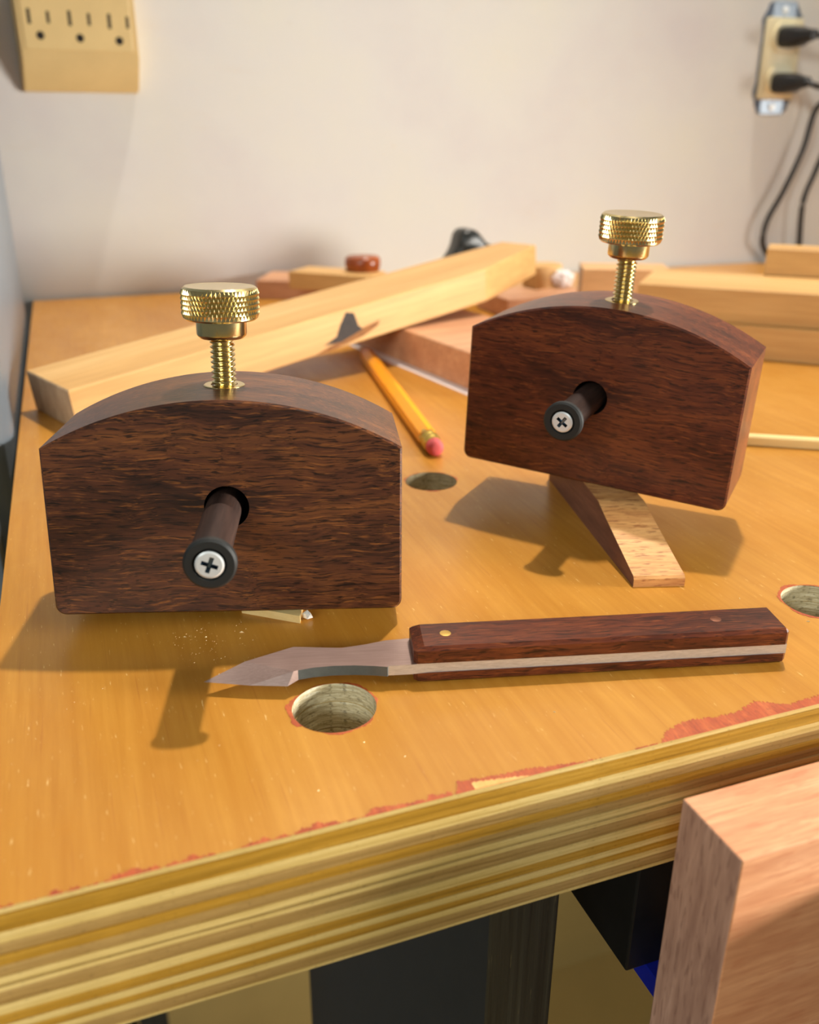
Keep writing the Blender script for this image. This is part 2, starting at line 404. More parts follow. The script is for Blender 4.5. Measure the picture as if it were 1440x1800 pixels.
# plies from the top down: (thickness, material, set-back of the front edge)
PL = [(1.2, 'ply_pale', 0.25), (3.5, 'ply_mustard', 0.0), (2.3, 'ply_pale', 0.05), (2.5, 'ply_brown', 0.22), (2.2, 'ply_mustard', 0.1), (2.4, 'ply_brown', 0.25), (1.5, 'ply_pale', 0.0),
      (0.6, 'ply_brown', 1.1), (0.9, 'ply_pale', 0.0), (3.0, 'ply_brown', 0.3), (2.1, 'ply_pale', 0.0), (2.4, 'ply_mustard', 0.22), (1.5, 'ply_pale', 0.02), (1.8, 'ply_mustard', 0.22), (1.4, 'ply_pale', 0.0), (2.7, 'ply_brown', 0.2), (0.6, 'ply_pale', 0.0)]
k = TH / sum(p[0] for p in PL); z = 0.0
for i, (t, mt, sb) in enumerate(PL):
    t *= k; x0, x1, y0, y1 = 0, BX1 - FX, sb, BY1 - FY
    # the front edge wanders a little in and out
    n = 60; front = [(x0 + (x1 - x0) * j / n, y0 + 0.10 * math.sin(j * 1.7 + i * 2.3) * (1 if 0 < j < n else 0)) for j in range(n + 1)]
    pts = front + [(x1, y1), (x0 + 3.6, y1)]
    hs = [(hx - FX, hy - FY, HR + 0.12 * math.sin(i * 2.1), 40) for hx, hy in HOLES]
    bm = extrude_bm(pts, -t, 0, 0, hs, mi_cap=0, mi_side=0, mi_hole=1, cap1=2 if i == 0 else 0)
    o = link('ply', bm_mesh(bm, 'ply'), [mt, 'hole', 'bench_top'])
    kid(o, bench, (FX, FY, z)); z -= t
# torn veneer along the front edge (short fibres broken off along the grain)
FZ = [0.03]
def fringe(x0, x1, depth, mat, name='torn_veneer', step=0.28, zz=0.05, base=0.0):
    """strip of ragged fibres; depth(x) -> (near, far) distance from the front edge in mm"""
    bm = bmesh.new(); x = x0; FZ[0] += 0.012; zz = FZ[0]
    while x < x1:
        a, b = depth(x); w = step * random.uniform(0.6, 1.5)
        if b > a + 0.05:
            sk = 0.0
            v = [bm.verts.new((x, a, zz)), bm.verts.new((x + w * 1.02, a, zz)), bm.verts.new((x + w * 1.02 + sk, b, zz)), bm.verts.new((x + sk, b, zz))]
            lo = [bm.verts.new((q.co.x, q.co.y, 0.0)) for q in v]
            bm.faces.new(v); bridge(bm, lo, v)
        x += w
    o = link(name, bm_mesh(bm, name), mat); kid(o, bench, (FX, FY, 0)); return o
def interp(x, P):
    return float(np.interp(x, [p[0] for p in P], [p[1] for p in P]))
def px_profile(pts):
    """traced pixels on the bench top -> (x, distance from the front edge)"""
    q = [onZ(*p) for p in pts]; return sorted([(a[0] - FX, a[1] - FY) for a in q])
P1 = px_profile([(1160, 1312), (1168, 1287), (1205, 1266), (1245, 1262), (1295, 1252), (1325, 1233), (1385, 1238), (1440, 1222)])
j1 = lambda x: (0.15, interp(x, P1) + random.uniform(-0.45, 0.35))
fringe(P1[0][0] - 1, P1[-1][0] + 30, j1, 'torn_red')
P2 = px_profile([(800, 1398), (803, 1374), (870, 1364), (925, 1352), (985, 1345), (1060, 1333), (1120, 1320)])
fringe(P2[0][0], P2[-1][0], lambda x: (0.15, interp(x, P2) + random.uniform(-0.3, 0.3)), 'torn_red')
P3 = px_profile([(828, 1376), (880, 1369), (925, 1364), (940, 1368)])
P3b = px_profile([(835, 1395), (880, 1392), (925, 1378), (940, 1370)])
fringe(P3[0][0], P3[-1][0], lambda x: (max(0.2, interp(x, P3b) + random.uniform(-.3, .3)), interp(x, P3) + random.uniform(-0.2, 0.2)), 'torn_pale', zz=0.08)
xa = onZ(0, 1612)[0] - FX; xb = onZ(800, 1404)[0] - FX
def thin(x):
    w = 0.55 + 0.5 * math.sin(x * 0.55) + 0.35 * math.sin(x * 1.9 + 1) + 0.45 * math.sin(x * 0.21 + 2)
    return (0.12, max(0.12, w + random.uniform(-0.25, 0.45)))
fringe(xa - 2, xb, thin, 'torn_red')
PB = px_profile([(640, 1437), (655, 1421), (700, 1415), (745, 1408), (775, 1408), (800, 1402)])
fringe(PB[0][0], PB[-1][0], lambda x: (0.15, interp(x, PB) + random.uniform(-0.25, 0.25)), 'torn_red')
fringe(P2[-1][0], P1[0][0], lambda x: (0.12, random.uniform(0.1, 0.5)), 'torn_red')
# chipped rims of the dog holes
for hi, (hx, hy) in enumerate(HOLES):
    bm = bmesh.new(); n = 90; A, B = [], []
    for i in range(n):
        a = 2 * math.pi * i / n
        w = max(0.03, [0.25, 0.12, 0.75][hi] + 0.35 * math.sin(a * 3 + hi) + 0.3 * math.sin(a * 7 + 2) + random.uniform(-.15, .25) + (0.9 if hi == 0 and 2.7 < a < 3.6 else 0))
        A.append(bm.verts.new(((HR + 0.02) * math.cos(a), (HR + 0.02) * math.sin(a), 0.05))); B.append(bm.verts.new(((HR + w) * math.cos(a), (HR + w) * math.sin(a), 0.05)))
    C0 = [bm.verts.new((v.co.x, v.co.y, 0)) for v in B]
    bridge(bm, A, B); bridge(bm, B, C0)
    o = link('chipped_rim', bm_mesh(bm, 'chipped_rim'), 'torn_red'); kid(o, bench, (hx, hy, 0))
# legs: black painted plywood panels, the front edges show the plies
def leg_panel(x0, x1, y0, y1):
    bm = box_bm(0, x1 - x0, 0, y1 - y0, 0, 900 - TH, 0.6)
    for f in bm.faces: f.material_index = 1 if f.normal.y < -0.7 or f.normal.y > 0.7 else 0
    o = link('leg_panel', bm_mesh(bm, 'leg_panel'), ['black_paint', 'leg_edge']); kid(o, bench, (x0, y0, -900))
leg_panel(70, 87.5, 136, 336)
leg_panel(-20, -2, 470, 700)
leg_panel(1100, 1118, 136, 336); leg_panel(1100, 1118, 520, 700)
bq = onY(1125, 1520, 142); bz = onY(1097, 1710, 142)[2]
o = link('vise_block', bm_mesh(box_bm(0, 60, 0, 150, 0, -TH - bz, 0.6), 'vise_block'), 'black_paint'); kid(o, bench, (bq[0], 142, bz))

# ------------------------------------------------------------------ vise
JZ = -4.0
A = onZ(1200, 1403, JZ); B = onZ(1310, 1512, JZ)
JX, JY0, JY1 = A[0], B[1], A[1]
vise = empty('bench_vise', (JX, JY0, -330)); bpy.context.view_layer.update()
tag(vise, 'wooden front vise jaw of pinkish beech clamped at the bench edge', 'vise')
bm = box_bm(0, 260, 0, JY1 - JY0, 0, 150, 0.45)
for f in bm.faces: f.material_index = 1 if abs(f.normal.x) > 0.7 else 0
o = link('jaw', bm_mesh(bm, 'jaw'), ['jaw_wood', 'jaw_end']); kid(o, vise, (JX, JY0, JZ - 150))
hb = onY(1440, 1558, JY0)
bm = box_bm(0, 110, 0, 34, 0, 95, 3, 3)  # added block out of view, shades the jaw front below its top strip
o = link('shade_block', bm_mesh(bm, 'shade_block'), 'black_paint', smooth=35); kid(o, vise, (hb[0] + 14, JY0 - 34.05, hb[2] + 1.5 - 95))
bm = lathe_bm([(11, -90), (12, -89), (12, 89), (11, 90)], 28, 'x')  # added handle, also out of view, to go with the block
o = link('added_handle', bm_mesh(bm, 'added_handle'), 'jaw_wood', smooth=40); kid(o, vise, (hb[0] + 14 + 62, JY0 - 41, hb[2] - 105), rot(0, math.pi / 2, 0))
gp = onY(1131, 1729, 142)
o = link('guide_bar', bm_mesh(box_bm(0, 14, 0, 240 - JY1, 0, bz - 0.1 - gp[2], 0.3), 'guide_bar'), 'blue_paint'); kid(o, vise, (gp[0], JY1 - 0.5, gp[2])); o['label'] = 'blue painted guide bar'

# ------------------------------------------------------------------ grey cabinet beyond the bench end
ca = onY(30, 450, 690.0); CX = ca[0]
CY0 = 390.0
bm = box_bm(-420, 0, 0, ca[1] - CY0, 0, 1500, 12, 4)
o = link('body', bm_mesh(bm, 'body'), 'grey_steel', smooth=35)
cab = empty('steel_cabinet', (CX, CY0, -900)); bpy.context.view_layer.update()
tag(cab, 'tall grey painted steel cabinet standing at the end of the bench', 'cabinet')
kid(o, cab, (CX, CY0, -900))
for zz in (-880, -410, 60):
    o = link('door', bm_mesh(box_bm(0, 400, 0, 16, 0, 455, 3), 'door'), 'grey_steel', smooth=35); kid(o, cab, (CX - 410, CY0 - 16, zz))

# ------------------------------------------------------------------ marking gauges
def arc_profile(Wd, Hs, Ha, Wb, rc=2.6):
    """front outline, CCW seen with x right, z up"""
    w = Wd / 2; wb = Wb / 2; s = Ha - Hs; R = (w * w + s * s) / (2 * s); pts = []
    for i in range(7):                       # rounded bottom right, then left
        a = -math.pi / 2 + (math.pi / 2) * i / 6; pts.append((wb - rc + rc * math.cos(a), rc + rc * math.sin(a)))
    th = math.asin(w / R)
    for i in range(41):
        a = th - 2 * th * i / 40; pts.append((R * math.sin(a), Ha - R + R * math.cos(a)))
    for i in range(7):
        a = math.pi + (math.pi / 2) * i / 6; pts.append((-wb + rc + rc * math.cos(a), rc + rc * math.sin(a)))
    return pts
def knurl_knob(R=9.25, h=8.0, N=58, Mr=6, d=0.42):
    bm = bmesh.new(); rows = []; n = 2 * N
    for j in range(Mr + 1):
        row = []
        for i in range(n):
            e = (i + j) % 2 == 0; inn = 1.0 if 0 < j < Mr else 0.0
            r = R + (d if (e and inn) else (-0.12 if inn else -0.05)); a = 2 * math.pi * i / n
            row.append(bm.verts.new((r * math.cos(a), r * math.sin(a), 0.45 + (h - 0.9) * j / Mr)))
        rows.append(row)
    for j in range(Mr):
        for i in range(n):
            k2 = (i + 1) % n; a, b, c, e = rows[j][i], rows[j][k2], rows[j + 1][k2], rows[j + 1][i]
            if (i + j) % 2 == 0: bm.faces.new((a, b, e)); bm.faces.new((b, c, e))      # split along the valleys
            else: bm.faces.new((a, b, c)); bm.faces.new((a, c, e))
    for j, zz, s in ((0, 0.0, -1), (Mr, h, 1)):
        prev = rows[j]
        for r, z2 in ((R - 0.6, zz), (R - 1.2, zz - s * 0.05), (6.0, zz - s * 0.10), (2.5, zz - s * 0.12)):
            ring = [bm.verts.new((r * math.cos(2 * math.pi * i / n), r * math.sin(2 * math.pi * i / n), z2)) for i in range(n)]
            bridge(bm, prev, ring); prev = ring
        bm.faces.new(prev)
    return bm
def thread_bm(L, rmaj=3.17, rmin=2.45, pitch=1.27, n=28, per=8):
    bm = bmesh.new(); rows = []; m = int(L / pitch * per)
    for j in range(m + 1):
        zz = L * j / m; row = []
        for i in range(n):
            ph = (zz / pitch - i / n) % 1.0; tri = 1 - abs(2 * ph - 1); tri = min(1, max(0, (tri - 0.1) / 0.75))
            fade = min(1, (L - zz) / 1.6); r = rmin + (rmaj - rmin) * tri * fade; a = 2 * math.pi * i / n
            row.append(bm.verts.new((r * math.cos(a), r * math.sin(a), zz)))
        rows.append(row)
    for A_, B_ in zip(rows, rows[1:]): bridge(bm, A_, B_)
    bm.faces.new(rows[0]); bm.faces.new(rows[-1]); return bm
def screw_head(R=3.12):
    """flat head with a cross recess, axis -y (front at y = 0)"""
    bm = bmesh.new(); n = 48
    a, b = 0.48, 1.85
    cr = [(a, a), (a, b), (-a, b), (-a, a), (-b, a), (-b, -a), (-a, -a), (-a, -b), (a, -b), (a, -a), (b, -a), (b, a)]
    rim = loop(bm, [(R * math.cos(2 * math.pi * i / n), -0.0, R * math.sin(2 * math.pi * i / n)) for i in range(n)])
    top = loop(bm, [((R - 0.45) * math.cos(2 * math.pi * i / n), -0.28, (R - 0.45) * math.sin(2 * math.pi * i / n)) for i in range(n)])
    back = loop(bm, [(1.6 * math.cos(2 * math.pi * i / n), 2.0, 1.6 * math.sin(2 * math.pi * i / n)) for i in range(n)])
    bridge(bm, rim, top); bridge(bm, rim, back); bm.faces.new(back)
    c0 = loop(bm, [(x, -0.28, y) for x, y in cr]); c1 = loop(bm, [(x * 0.55, 0.9, y * 0.55) for x, y in cr])
    bridge(bm, c0, c1, 1); fill(bm, [top, c0]); fill(bm, [c1], 1); return bm
GA = dict(W=86.94, Hs=43.89, Ha=55.75, T=36.0, hz=28.75, hx=0.07, rl=36.04, kn=24.22, D=11.45, sx=-1.02, kb=17.0, cb=12.3, Wb=88.06, pos=(-45.87, 206.53, 4.75), r=(-0.0492, 0.0211, 0.0883))
GB = dict(W=87.88, Hs=45.53, Ha=57.05, T=29.5, hz=28.61, hx=-2.0, rl=26.92, kn=25.78, D=11.77, sx=0.41, kb=18.1, cb=13.4, Wb=88.35, pos=(57.71, 278.26, 13.38), r=(0.02, 0.0425, -0.4772))
def gauge(g, wood_mat, rod_off, phil, label):
    R = RW @ rot(*g['r']); pos = RW @ np.array(g['pos'])
    e = empty('marking_gauge', pos, R); tag(e, label, 'marking gauge', 'marking gauges on the bench'); g['R'] = R; g['P'] = pos
    T = g['T']
    def part(name, bm, mat, loc, parent=e, smooth=35, rot_e=None):
        o = link(name, bm_mesh(bm, name), mat, parent, smooth); o.location = Vector(loc) / 1000
        if rot_e: o.rotation_euler = rot_e
        return o
    part('head', extrude_bm(arc_profile(g['W'], g['Hs'], g['Ha'], g['Wb']), 0, T, 0.55, [(g['hx'], g['hz'], 5.55, 40)], 0, 0, 1, 'xz'), [wood_mat, 'black_ring'], (0, 0, 0))
    # beam: a dowel that runs through the head, lying a little low in its hole
    part('beam', lathe_bm([(4.0, -128), (4.45, -127.4), (4.45, g['rl'] - 2.5), (4.2, g['rl'] - 2.2)], 36, 'y'), 'rod_wood', (g['hx'] + rod_off[0], 0, g['hz'] + rod_off[1]))
    D = g['D'] / 2
    wz = (g['hx'], -g['rl'], g['hz'])
    w = part('cutting_wheel', lathe_bm([(2.2, -2.4), (D - 0.5, -2.4), (D, -1.9), (D, -0.5), (D - 0.5, 0), (3.75, 0), (3.3, -0.5), (3.2, -1.2)], 56, 'y', cap=True), 'black_ring', wz)
    w['label'] = 'matte black ring around the screw'
    s = part('wheel_screw', screw_head(), ['zinc', 'recess_steel'], (wz[0], wz[1] + 0.05, wz[2]), smooth=25, rot_e=(0, phil, 0)); s['label'] = 'zinc plated cross-head screw'
    Ha = g['Ha']; sx, sy = g['sx'], T / 2
    part('threaded_insert', lathe_bm([(5.2, -3), (5.2, 0.02), (5.0, 0.16), (3.4, 0.16), (3.35, -0.6)], 40), 'brass', (sx, sy, Ha - 0.03))
    th = part('thumbscrew', thread_bm(g['cb'] + 2.0), 'brass', (sx, sy, Ha - 1.8), smooth=60); th['label'] = 'brass thumbscrew'
    h = g['kn'] - g['kb']
    part('knob', knurl_knob(9.25, h + 0.8), 'brass', (0, 0, 1.8 + g['kb'] - 0.4), th, smooth=8)
    part('collar', lathe_bm([(3.0, -0.3), (5.4, -0.3), (6.1, 0.35), (6.25, 0.8), (6.25, g['kb'] - g['cb'] + 0.6)], 48), 'brass', (0, 0, 1.8 + g['cb']), th)
    return e
gauge(GA, 'rosewood_dark', (-0.9, -0.9), 0.35, 'dark brown rosewood marking gauge standing beside the knife blade')
gauge(GB, 'rosewood_red', (-0.6, -0.7), 0.6, 'reddish brown marking gauge propped and tilted on an oak wedge')

# ------------------------------------------------------------------ oak wedge under the right gauge
def gz(g, x, y):
    """height of a gauge's underside above the bench at bench point (x, y)"""
    n = g['R'][:, 2]; p = g['P']; return p[2] - (n[0] * (x - p[0]) + n[1] * (y - p[1])) / n[2]
f0 = onZ(1113, 1032); f1 = onZ(1203, 1030); b0 = onZ(965, 842)
ax = f0 - b0; ax[2] = 0; Lw = np.linalg.norm(ax); ax /= Lw; side = np.array([-ax[1], ax[0], 0])   # ax points at the viewer
wv = f1 - f0
Rw = np.array([[wv[0] / np.linalg.norm(wv), ax[0], 0], [wv[1] / np.linalg.norm(wv), ax[1], 0], [0, 0, 1]])
wid = np.linalg.norm(wv)
u = wv / wid
def oak_wedge():
    bm = bmesh.new(); rows = []
    # stations along the block from the front (thin end) to the back; the top meets the gauge's underside
    for s in (0.0, 0.6, 27.0, 34.0, 60.0, Lw):
        row = []
        for tt in (0, wid):
            p = f0 + u * tt - ax * s; gh = gz(GB, p[0], p[1]) - 0.05
            h = 2.4 if s == 0 else (3.2 if s == 0.6 else (3.2 + (gh - 3.2) * min(1, (s - 0.6) / 33.4)))
            row.append((p[0], p[1], max(0.5, min(h, gh))))
        rows.append(row)
    V = [[(bm.verts.new((a[0], a[1], 0)), bm.verts.new(a)) for a in r] for r in rows]
    for a, b in zip(V, V[1:]):
        bm.faces.new((a[0][1], a[1][1], b[1][1], b[0][1])).material_index = 0
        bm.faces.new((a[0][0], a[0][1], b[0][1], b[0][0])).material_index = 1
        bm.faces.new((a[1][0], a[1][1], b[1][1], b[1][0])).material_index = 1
        bm.faces.new((a[0][0], a[1][0], b[1][0], b[0][0]))
    bm.faces.new((V[0][0][0], V[0][1][0], V[0][1][1], V[0][0][1])).material_index = 0
    bm.faces.new((V[-1][0][0], V[-1][1][0], V[-1][1][1], V[-1][0][1]))
    bmesh.ops.translate(bm, vec=Vector((-f0[0], -f0[1], 0)), verts=bm.verts)
    bmesh.ops.rotate(bm, verts=bm.verts, matrix=Matrix.Rotation(-math.atan2(u[1], u[0]), 3, 'Z'))
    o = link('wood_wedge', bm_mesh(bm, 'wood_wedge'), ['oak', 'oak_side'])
    place(o, (f0[0], f0[1], 0), rotz(math.atan2(u[1], u[0])))
    return o
tag(oak_wedge(), 'open-grained oak wedge under the tilted reddish gauge', 'wedge')
# pale offcut under the left gauge, with its corner poking out in front
s0, s1 = onZ(528, 1096), onZ(440, 1079)
def offcut():
    bm = bmesh.new()
    back = np.array([0.10, 1.0, 0])
    P = [s1 + np.array([-2, 1.2, 0]), s0, s0 + np.array([4.5, 13, 0]), s0 + np.array([6, 26, 0]), s1 + np.array([0, 24, 0])]
    hs = [0.6 * gz(GA, P[0][0], P[0][1]), 2.2] + [gz(GA, p[0], p[1]) - 0.05 for p in P[2:]]
    hs[0] = min(hs[0], 2.2)
    lo = loop(bm, [(p[0] - s0[0], p[1] - s0[1], 0) for p in P]); hi = loop(bm, [(p[0] - s0[0], p[1] - s0[1], h) for p, h in zip(P, hs)])
    bridge(bm, lo, hi); bm.faces.new(lo); c = bm.faces.new(hi); bmesh.ops.triangulate(bm, faces=[c])
    o = link('wood_offcut', bm_mesh(bm, 'wood_offcut'), 'pale_strip'); place(o, (s0[0], s0[1], 0)); return o
tag(offcut(), 'small pale wood offcut poking out from under the dark gauge', 'offcut')
bm = bmesh.new(); bmesh.ops.create_icosphere(bm, subdivisions=1, radius=1.3)
for v in bm.verts: v.co = Vector((v.co.x * random.uniform(.7, 1.5), v.co.y * random.uniform(.6, 1.2), (v.co.z + 1.1) * random.uniform(.7, 1.1)))
zmin = min(v.co.z for v in bm.verts)
for v in bm.verts: v.co.z -= zmin
o = link('shaving_crumb', bm_mesh(bm, 'shaving_crumb'), 'clear_bit'); p = onZ(541, 1088); place(o, (p[0], p[1], 0))
tag(o, 'tiny pale crumb beside the pale offcut', 'crumb')

# ------------------------------------------------------------------ marking knife
ka = -0.2493
kO = onZ(722, 1168, 5.5); kO[2] = 0
KR = rotz(ka); knife = empty('marking_knife', kO, KR)
tag(knife, 'marking knife with steel blade and pinned reddish wooden handle', 'knife')
def kpart(name, bm, mat, loc=(0, 0, 0), smooth=30, parent=None):
    o = link(name, bm_mesh(bm, name), mat, parent or knife, smooth); o.location = Vector(loc) / 1000; return o
ZB0, ZB1, HL, HW, HH = 2.9, 5.5, 92.0, 12.0, 9.6
# handle scales: chamfered blocks; v = 0 is the side facing the photographer
def scale_bm(z0, z1, top):
    x0, x1, c = 0.8, HL, 1.0
    bm = box_bm(x0, x1, 0, HW, z0, z1, 0)
    edges = []
    for e_ in bm.edges:
        a, b = e_.verts; mz = (a.co.z + b.co.z) / 2; outer = mz > z1 - .01 if top else mz < z0 + .01
        if outer: edges.append(e_)
        elif abs(a.co.x - b.co.x) < .01 and abs(a.co.y - b.co.y) < .01: edges.append(e_)
    bmesh.ops.bevel(bm, geom=edges, offset=0.9, segments=1, affect='EDGES', profile=0.5, clamp_overlap=True)
    # the end towards the blade is cut back more strongly
    for v in bm.verts:
        if v.co.x < 2.0 and (v.co.z > z1 - .05 if top else v.co.z < z0 + .05): v.co.x += 1.6
    return bm
kpart('scale', scale_bm(0.0, ZB0, False), 'rosewood_red', smooth=10)
kpart('scale', scale_bm(ZB1, HH, True), 'rosewood_red', smooth=10)
top = [(HL - 0.3, 0.25), (HL - 0.3, HW - 0.25), (6, HW - 0.3), (0.3, 11.7), (-5, 11.3), (-10, 9.9), (-15.7, 8.9), (-21, 9.6), (-27.2, 10.5)]
tip = (-47.6, 1.1); r1 = (-38.3, 5.05); r2 = (-27.0, -0.2)
arc = [(-26.0, 0.1), (-22.5, 0.85), (-18, 1.15), (-13, 0.9), (-8.5, 0.2), (-5.4, -0.55)]
def blade_bm():
    bm = bmesh.new()
    up = top + [r1, r2] + arc + [(-5.2, -0.1), (0.3, -0.1), (4, 0.25)]
    hi = loop(bm, [(x, y, ZB1) for x, y in up])
    edge = [(-28.4, -2.3), (-37.2, -1.1)]       # ground cutting edge, at the underside
    und = top + [tip] + [edge[1], edge[0]] + arc + [(-5.2, -0.1), (0.3, -0.1), (4, 0.25)]
    lo = loop(bm, [(x, y, ZB0 if (x, y) != tip else ZB0 + 0.15) for x, y in und])
    nt = len(top)
    bm.faces.new(hi); bm.faces.new(lo)
    H = dict(zip(range(len(up)), hi)); Lo = lo
    for i in range(nt - 1): bm.faces.new((hi[i], hi[i + 1], Lo[i + 1], Lo[i]))
    bm.faces.new((hi[nt - 1], hi[nt], Lo[nt], Lo[nt - 1]))               # spine down to the tip
    bm.faces.new((hi[nt], hi[nt + 1], Lo[nt + 2], Lo[nt + 1], Lo[nt]) if False else (hi[nt], hi[nt + 1], Lo[nt + 1])); bm.faces.new((hi[nt], Lo[nt + 1], Lo[nt]))
    bm.faces.new((hi[nt + 1], Lo[nt + 2], Lo[nt + 1]))
    bm.faces.new((hi[nt + 1], hi[nt + 2], Lo[nt + 3], Lo[nt + 2]))
    m = len(up) - (nt + 2)
    for k_ in range(m - 1):
        f = bm.faces.new((hi[nt + 2 + k_], hi[nt + 3 + k_], Lo[nt + 4 + k_], Lo[nt + 3 + k_])); f.material_index = 1 if k_ >= 6 else 2
    f = bm.faces.new((hi[-1], hi[0], Lo[0], Lo[-1])); f.material_index = 1
    return bm
kpart('blade', blade_bm(), ['steel', 'steel_edge', 'dark_steel'], smooth=18)
def kloc(px, py):
    q = KR.T @ (onZ(px, py, HH) - kO); return q[0], q[1]
for (px, py), mt in (((783, 1113), 'brass_pin'), ((1258, 1088), 'copper_pin')):
    x, y = kloc(px, py)
    o = kpart('pin', lathe_bm([(1.35, -3), (1.35, 0.04), (1.2, 0.07)], 28), mt, (x, y, HH)); 
    if mt == 'copper_pin': o['label'] = 'dull copper-brown pin'

# ------------------------------------------------------------------ pencil
pa, pb = onZ(650, 630, 3.6), onZ(766, 788, 3.6)
d = pb - pa; Lp = np.linalg.norm(d[:2]); pang = math.atan2(d[1], d[0])
pen = empty('pencil', (pb[0], pb[1], 0), rotz(pang)); tag(pen, 'yellow pencil with pink eraser lying between the two gauges', 'pencil')
def ppart(name, prof, n, mat, sm=None):
    bm = lathe_bm(prof, n, 'x'); o = link(name, bm_mesh(bm, name), mat, pen, sm); o.location = (0, 0, 0.0036); return o
ppart('shaft', [(3.9, -14.0), (4.0, -14.5), (4.0, -165)], 6, 'pencil').rotation_euler = (math.radians(30), 0, 0)
ppart('point', [(3.7, -165), (1.0, -182), (0.25, -186)], 24, 'pencil_wood', 40)
ppart('ferrule', [(3.55, -16), (3.6, -11), (3.85, -10.6), (3.85, -9.8), (3.55, -9.4), (3.55, -6.6), (3.85, -6.2), (3.85, -5.4), (3.55, -5), (3.6, -3)], 28, 'ferrule', 40)
ppart('eraser', [(3.4, -6), (3.45, -1), (3.2, 0.2), (2.4, 0.9), (1.0, 1.2)], 28, 'eraser', 50)

# ------------------------------------------------------------------ boards on the bench
def board(name, p, R, L, w, h, mats, label, outline=None, group=None, bev=0.5, cat='board'):
    """p: lower front left corner (bench frame), local x along, y across, z up"""
    pts = outline or [(0, 0), (L, 0), (L, w), (0, w)]
    bm = extrude_bm(pts, 0, h, bev)
    bm.faces.ensure_lookup_table(); bmesh.ops.recalc_face_normals(bm, faces=bm.faces)
    for f in bm.faces: f.material_index = 1 if abs(f.normal.x) > 0.6 else 0
    o = link(name, bm_mesh(bm, name), mats if isinstance(mats, list) else [mats, mats]); place(o, p, R)
    return tag(o, label, cat, group)
# board under the long one, on a sheet of paper
ub0 = onZ(817, 682, 0.6); ub1 = onZ(689, 629, 0.6)
ud = ub1 - ub0; uang = math.atan2(ud[1], ud[0]) - math.pi / 2
UR = rotz(uang); ubf = ub0 - ud / np.linalg.norm(ud) * 22
board('wood_board', (ubf[0], ubf[1], 0.55), UR, 62, 190, 18.6, ['beech_pink', 'beech_pink'], 'pinkish board lying on paper beneath the long knotty board')
pp = board('paper_sheet', ubf + UR @ np.array([-5.5, -1.0, 0]) - np.array([0, 0, ubf[2]]) + np.array([0, 0, 0.02]), UR, 64, 170, 0.5, 'paper', 'white paper sheet trapped under the pinkish board', bev=0.0, cat='paper')
# long board with a dark knot, one end up on the pinkish board
LB = (-4.0, 397.0, 0.0); LP = 0.1065
LR = rot(0.0, -LP, 0.382)
def lloc(px, py, z):
    q = LR.T @ (onZ(px, py, z) - np.array(LB)); return q[0], q[1]
Lh = 18.7
e1 = lloc(879, 477, 45.5); e2 = lloc(942, 446, 47.0); e3 = lloc(872, 438, 47.0)
e1 = (e1[0], 0.0)
lw = 46.0
out = [(0, 0), (e1[0], 0), (e2[0], e2[1]), (max(e3[0], e1[0] * 0.9), lw), (0, lw)]
lb = board('wood_board', LB, LR, 264, lw, Lh, ['ash', 'end_grain'], 'long ash board with a dark knot, leaning up on the pinkish board', out)
def lfront(px, py):
    """pixel -> local (x, z) on the long board's front face"""
    o_ = LR.T @ (C_O - np.array(LB)); d_ = LR.T @ ray(px, py); t_ = -o_[1] / d_[1]; q = o_ + t_ * d_; return q[0], q[2]
def flat_patch(name, pix, mat, off, parent):
    bm = bmesh.new(); P = [lfront(*p) for p in pix]
    lo = loop(bm, [(x, 0.0, min(max(z_, .3), Lh - .3)) for x, z_ in P]); hi = loop(bm, [(x, -off, min(max(z_, .3), Lh - .3)) for x, z_ in P]); bridge(bm, lo, hi); fill(bm, [hi])
    return link(name, bm_mesh(bm, name), mat, parent)
flat_patch('knot_halo', [(555, 627), (585, 606), (612, 590), (640, 575), (668, 562), (664, 572), (640, 590), (610, 604), (580, 620)], 'knot_halo', 0.05, lb)
flat_patch('knot', [(570, 608), (592, 592), (598, 572), (608, 549), (622, 550), (630, 572), (638, 578), (622, 588), (600, 601)], 'knot', 0.10, lb)

# the stack of boards at the right
q0 = onZ(1121, 499, 38.0); q1 = onZ(1440, 519, 38.0); sd = q1 - q0; sang = math.atan2(sd[1], sd[0]); SR = rotz(sang)
nb = SR @ np.array([0, 1.0, 0])
board('wood_board', (q0[0] - 30 * math.cos(sang), q0[1] - 30 * math.sin(sang), 0), SR, 420, 60, 19, ['ash', 'end_grain'], 'pale ash board under another, flat on the bench at the right', group='boards in the stack by the outlet')
qs = q0 + nb * 3
board('wood_board', (qs[0], qs[1], 19.0), SR, 400, 66, 19, ['ash', 'end_grain'], 'pale ash board on top of the stack, carrying a wood block', group='boards in the stack by the outlet')
# block on the stack
k0 = onZ(1342, 484, 38.0)
board('wood_block', (k0[0], k0[1], 38.0), SR, 110, 26, 16, ['ash', 'end_grain'], 'short wood block lying on the board stack below the power cord', cat='block')
# far block left of the stack end
k1 = onZ(1022, 512, 19.0)
board('wood_block', (k1[0], k1[1], 0.0), rotz(sang * 0.6), 58, 30, 34, ['maple', 'end_grain'], 'square wood block behind the end of the board stack', cat='block')
# thin stick
t0, t1 = onZ(1300, 783), onZ(1440, 792)
sd2 = t1 - t0; a2 = math.atan2(sd2[1], sd2[0])
board('wood_strip', (t0[0] - 20 * math.cos(a2), t0[1] - 20 * math.sin(a2), 0), rotz(a2), 130, 4.6, 4.2, 'pale_strip', 'thin pale wood strip lying beside the board stack', cat='strip')
